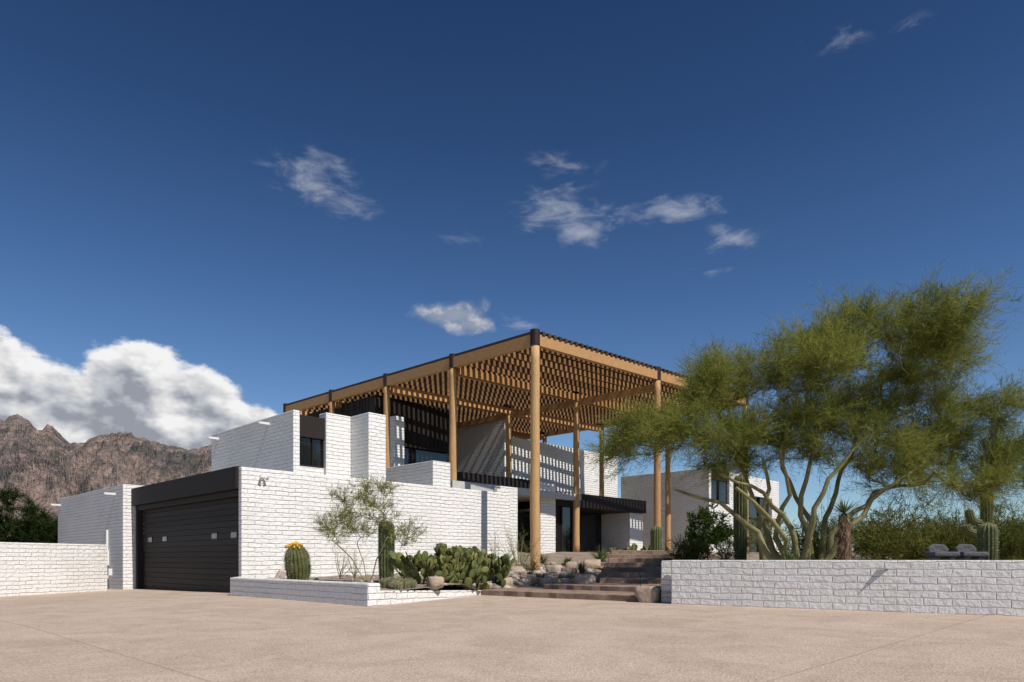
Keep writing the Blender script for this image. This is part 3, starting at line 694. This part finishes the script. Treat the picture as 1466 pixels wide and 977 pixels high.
# yuccas / agaves
YL=mat_leaf('yucca_leaves',(.09,.12,.05),(.25,.28,.13),.15,3); DRY=mat_simple('dry_thatch',(.19,.125,.075),.9,.35)
def blades(n,L,W_,zmin=-.1,zmax=1,droop=0):
    V=[]
    for i in range(n):
        z=random.uniform(zmin,zmax); a=random.random()*6.28; q=math.sqrt(max(0,1-z*z)); d=Vector((q*math.cos(a),q*math.sin(a),z)); s=d.cross(Vector((0,0,1))); s=(s.normalized() if s.length>.01 else Vector((1,0,0)))
        l=L*random.uniform(.75,1.1); mid=d*l*.5; tip=d*l-Vector((0,0,droop*l)); w_=W_*.5
        V+= [tuple(-s*w_*.8),tuple(s*w_*.8),tuple(mid+s*w_),tuple(mid-s*w_), tuple(mid-s*w_),tuple(mid+s*w_),tuple(tip+s*.002),tuple(tip-s*.002)]
    return V
def yucca(x,y,z,L,n=110,W_=.03,name='yucca_plant',th=0,zmin=-.05):
    e=empty(name,(x,y,z)); o=np_mesh('leaves',np.array(blades(n,L,W_,zmin)),4,YL,e); o.location=(0,0,.08+th)
    if th:
        mb=MB(); mb.tube([(0,0,-.1),(.03,0,th*.5),(0,0,th)],[.17,.15,.13],12); mb.obj('trunk',DRY,e)
        V=[]
        for k in range(14):
            b=np.array(blades(60,.34,.025,-.98,-.6)); b[:,2]+=th*(.25+.75*k/13); V.append(b)
        np_mesh('dry_leaves',np.concatenate(V),4,DRY,e)
yucca(3.6,28.0,.85,.75); yucca(2.25,22.0,.45,.5,120,.025); yucca(6.6,27.5,.8,.5); yucca(3.9,29.2,.95,.55); yucca(2.2,27.2,.7,.4,70,.05,'agave_plant'); yucca(-.3,23.0,.45,.45); yucca(1.2,27.6,.75,.5)
yucca(8.75,18.0,.8,.45,120,.03,'yucca_tree',1.35,-.6)
yucca(7.3,18.0,.8,.4,80,.05,'agave_plant')
# citrus tree
CL=mat_leaf('citrus_leaves',(.03,.06,.012),(.10,.16,.035),.25,2)
T=np.concatenate([in_ell(60,(7.75,27,2.15),(.9,.8,.9),.3)])
make_tree('citrus_tree',[[(7.75,27,.7),(7.75,27,1.3),(7.7,27,1.9)]],T,PB,CL,.006,6,8,.25,.08,.045,.25,.5,.1,.9,0,.3,.06,None,3)
# wiry shrubs
def wiry(name,x,y,z,h,n,leaf,sp=.35,ne=14,nl=.05,w_=.006):
    e=empty(name,(x,y,z)); mb=MB(); O=[];D=[]
    for i in range(n):
        d=Vector((random.gauss(0,sp),random.gauss(0,sp),1)).normalized(); L=h*random.uniform(.55,1.05); pts=[d*L*k/5+Vector((random.gauss(0,.02),random.gauss(0,.02),0)) for k in range(6)]; pts[0]=Vector((0,0,-.03))
        mb.tube(pts,[.012,.01,.009,.007,.005,.003],4,False)
        for k in range(2,6): O.append(tuple(pts[k])); D.append(tuple(d))
    mb.obj('stems',PVB,e); np_mesh('leaves',sprays(np.array(O),np.array(D),2,ne,.16*h,nl,w_,.6,0),4,leaf,e)
wiry('desert_shrub',.25,24.3,.5,1.7,18,PVL2); wiry('desert_shrub',-.5,23.4,.5,1.4,16,PVL2,.45); wiry('desert_shrub',-5.3,21.0,.4,1.2,9,PVL2,.3,5); wiry('desert_shrub',-4.8,20.8,.4,.9,9,PVL2,.35,5)
wiry('desert_shrub',.6,22.6,.45,.7,14,PVL2,.5); wiry('desert_shrub',6.9,22,.8,.9,16,GRN,.5,14,.06,.012)
wiry('ocotillo_plant',11.5,25,.8,3.0,12,GRN,.3,5)
# path lights
for (x,y) in [(-1.15,18.75),(3.25,17.3)]:
    z=.15 if inpoly(x,y,PLAT) else gz(x,y); e=empty('path_light',(x,y,z)); mb=MB(); mb.tube([(0,0,-.1),(0,0,.48)],[.012,.012],8); mb.tube([(0,0,.46),(0,0,.5),(0,0,.53)],[.07,.06,.01],12); mb.obj('stake_and_cap',BLACK,e)
# stone seats behind the right wall
GS=rock_mat('grey_stone',(.10,.10,.105),(.19,.19,.20))
for x in (9.12,9.72):
    e=empty('stone_seat',(x,14.5,.8)); mb=MB(); fr=lambda a,b:(a,b); mb.box(fr,-.27,.27,-.22,.22,.26,.36); mb.box(fr,-.2,-.1,-.15,.15,-.05,.26); mb.box(fr,.1,.2,-.15,.15,-.05,.26)
    P=[(-.2,.3),(.2,.3),(.24,.42),(.14,.52),(-.1,.53),(-.22,.44)]; i=len(mb.V)
    for y in (.1,.2): mb.V+=[(a,y,b) for a,b in P]
    n=6
    for k in range(n): mb.F.append((i+k,i+(k+1)%n,i+n+(k+1)%n,i+n+k)); mb.U+=[(0,0)]*4
    mb.F.append(tuple(i+k for k in reversed(range(n)))); mb.U+=[(0,0)]*n; mb.F.append(tuple(i+n+k for k in range(n))); mb.U+=[(0,0)]*n
    mb.obj('seat_and_back',GS,e,bevel=.03)
print('done')
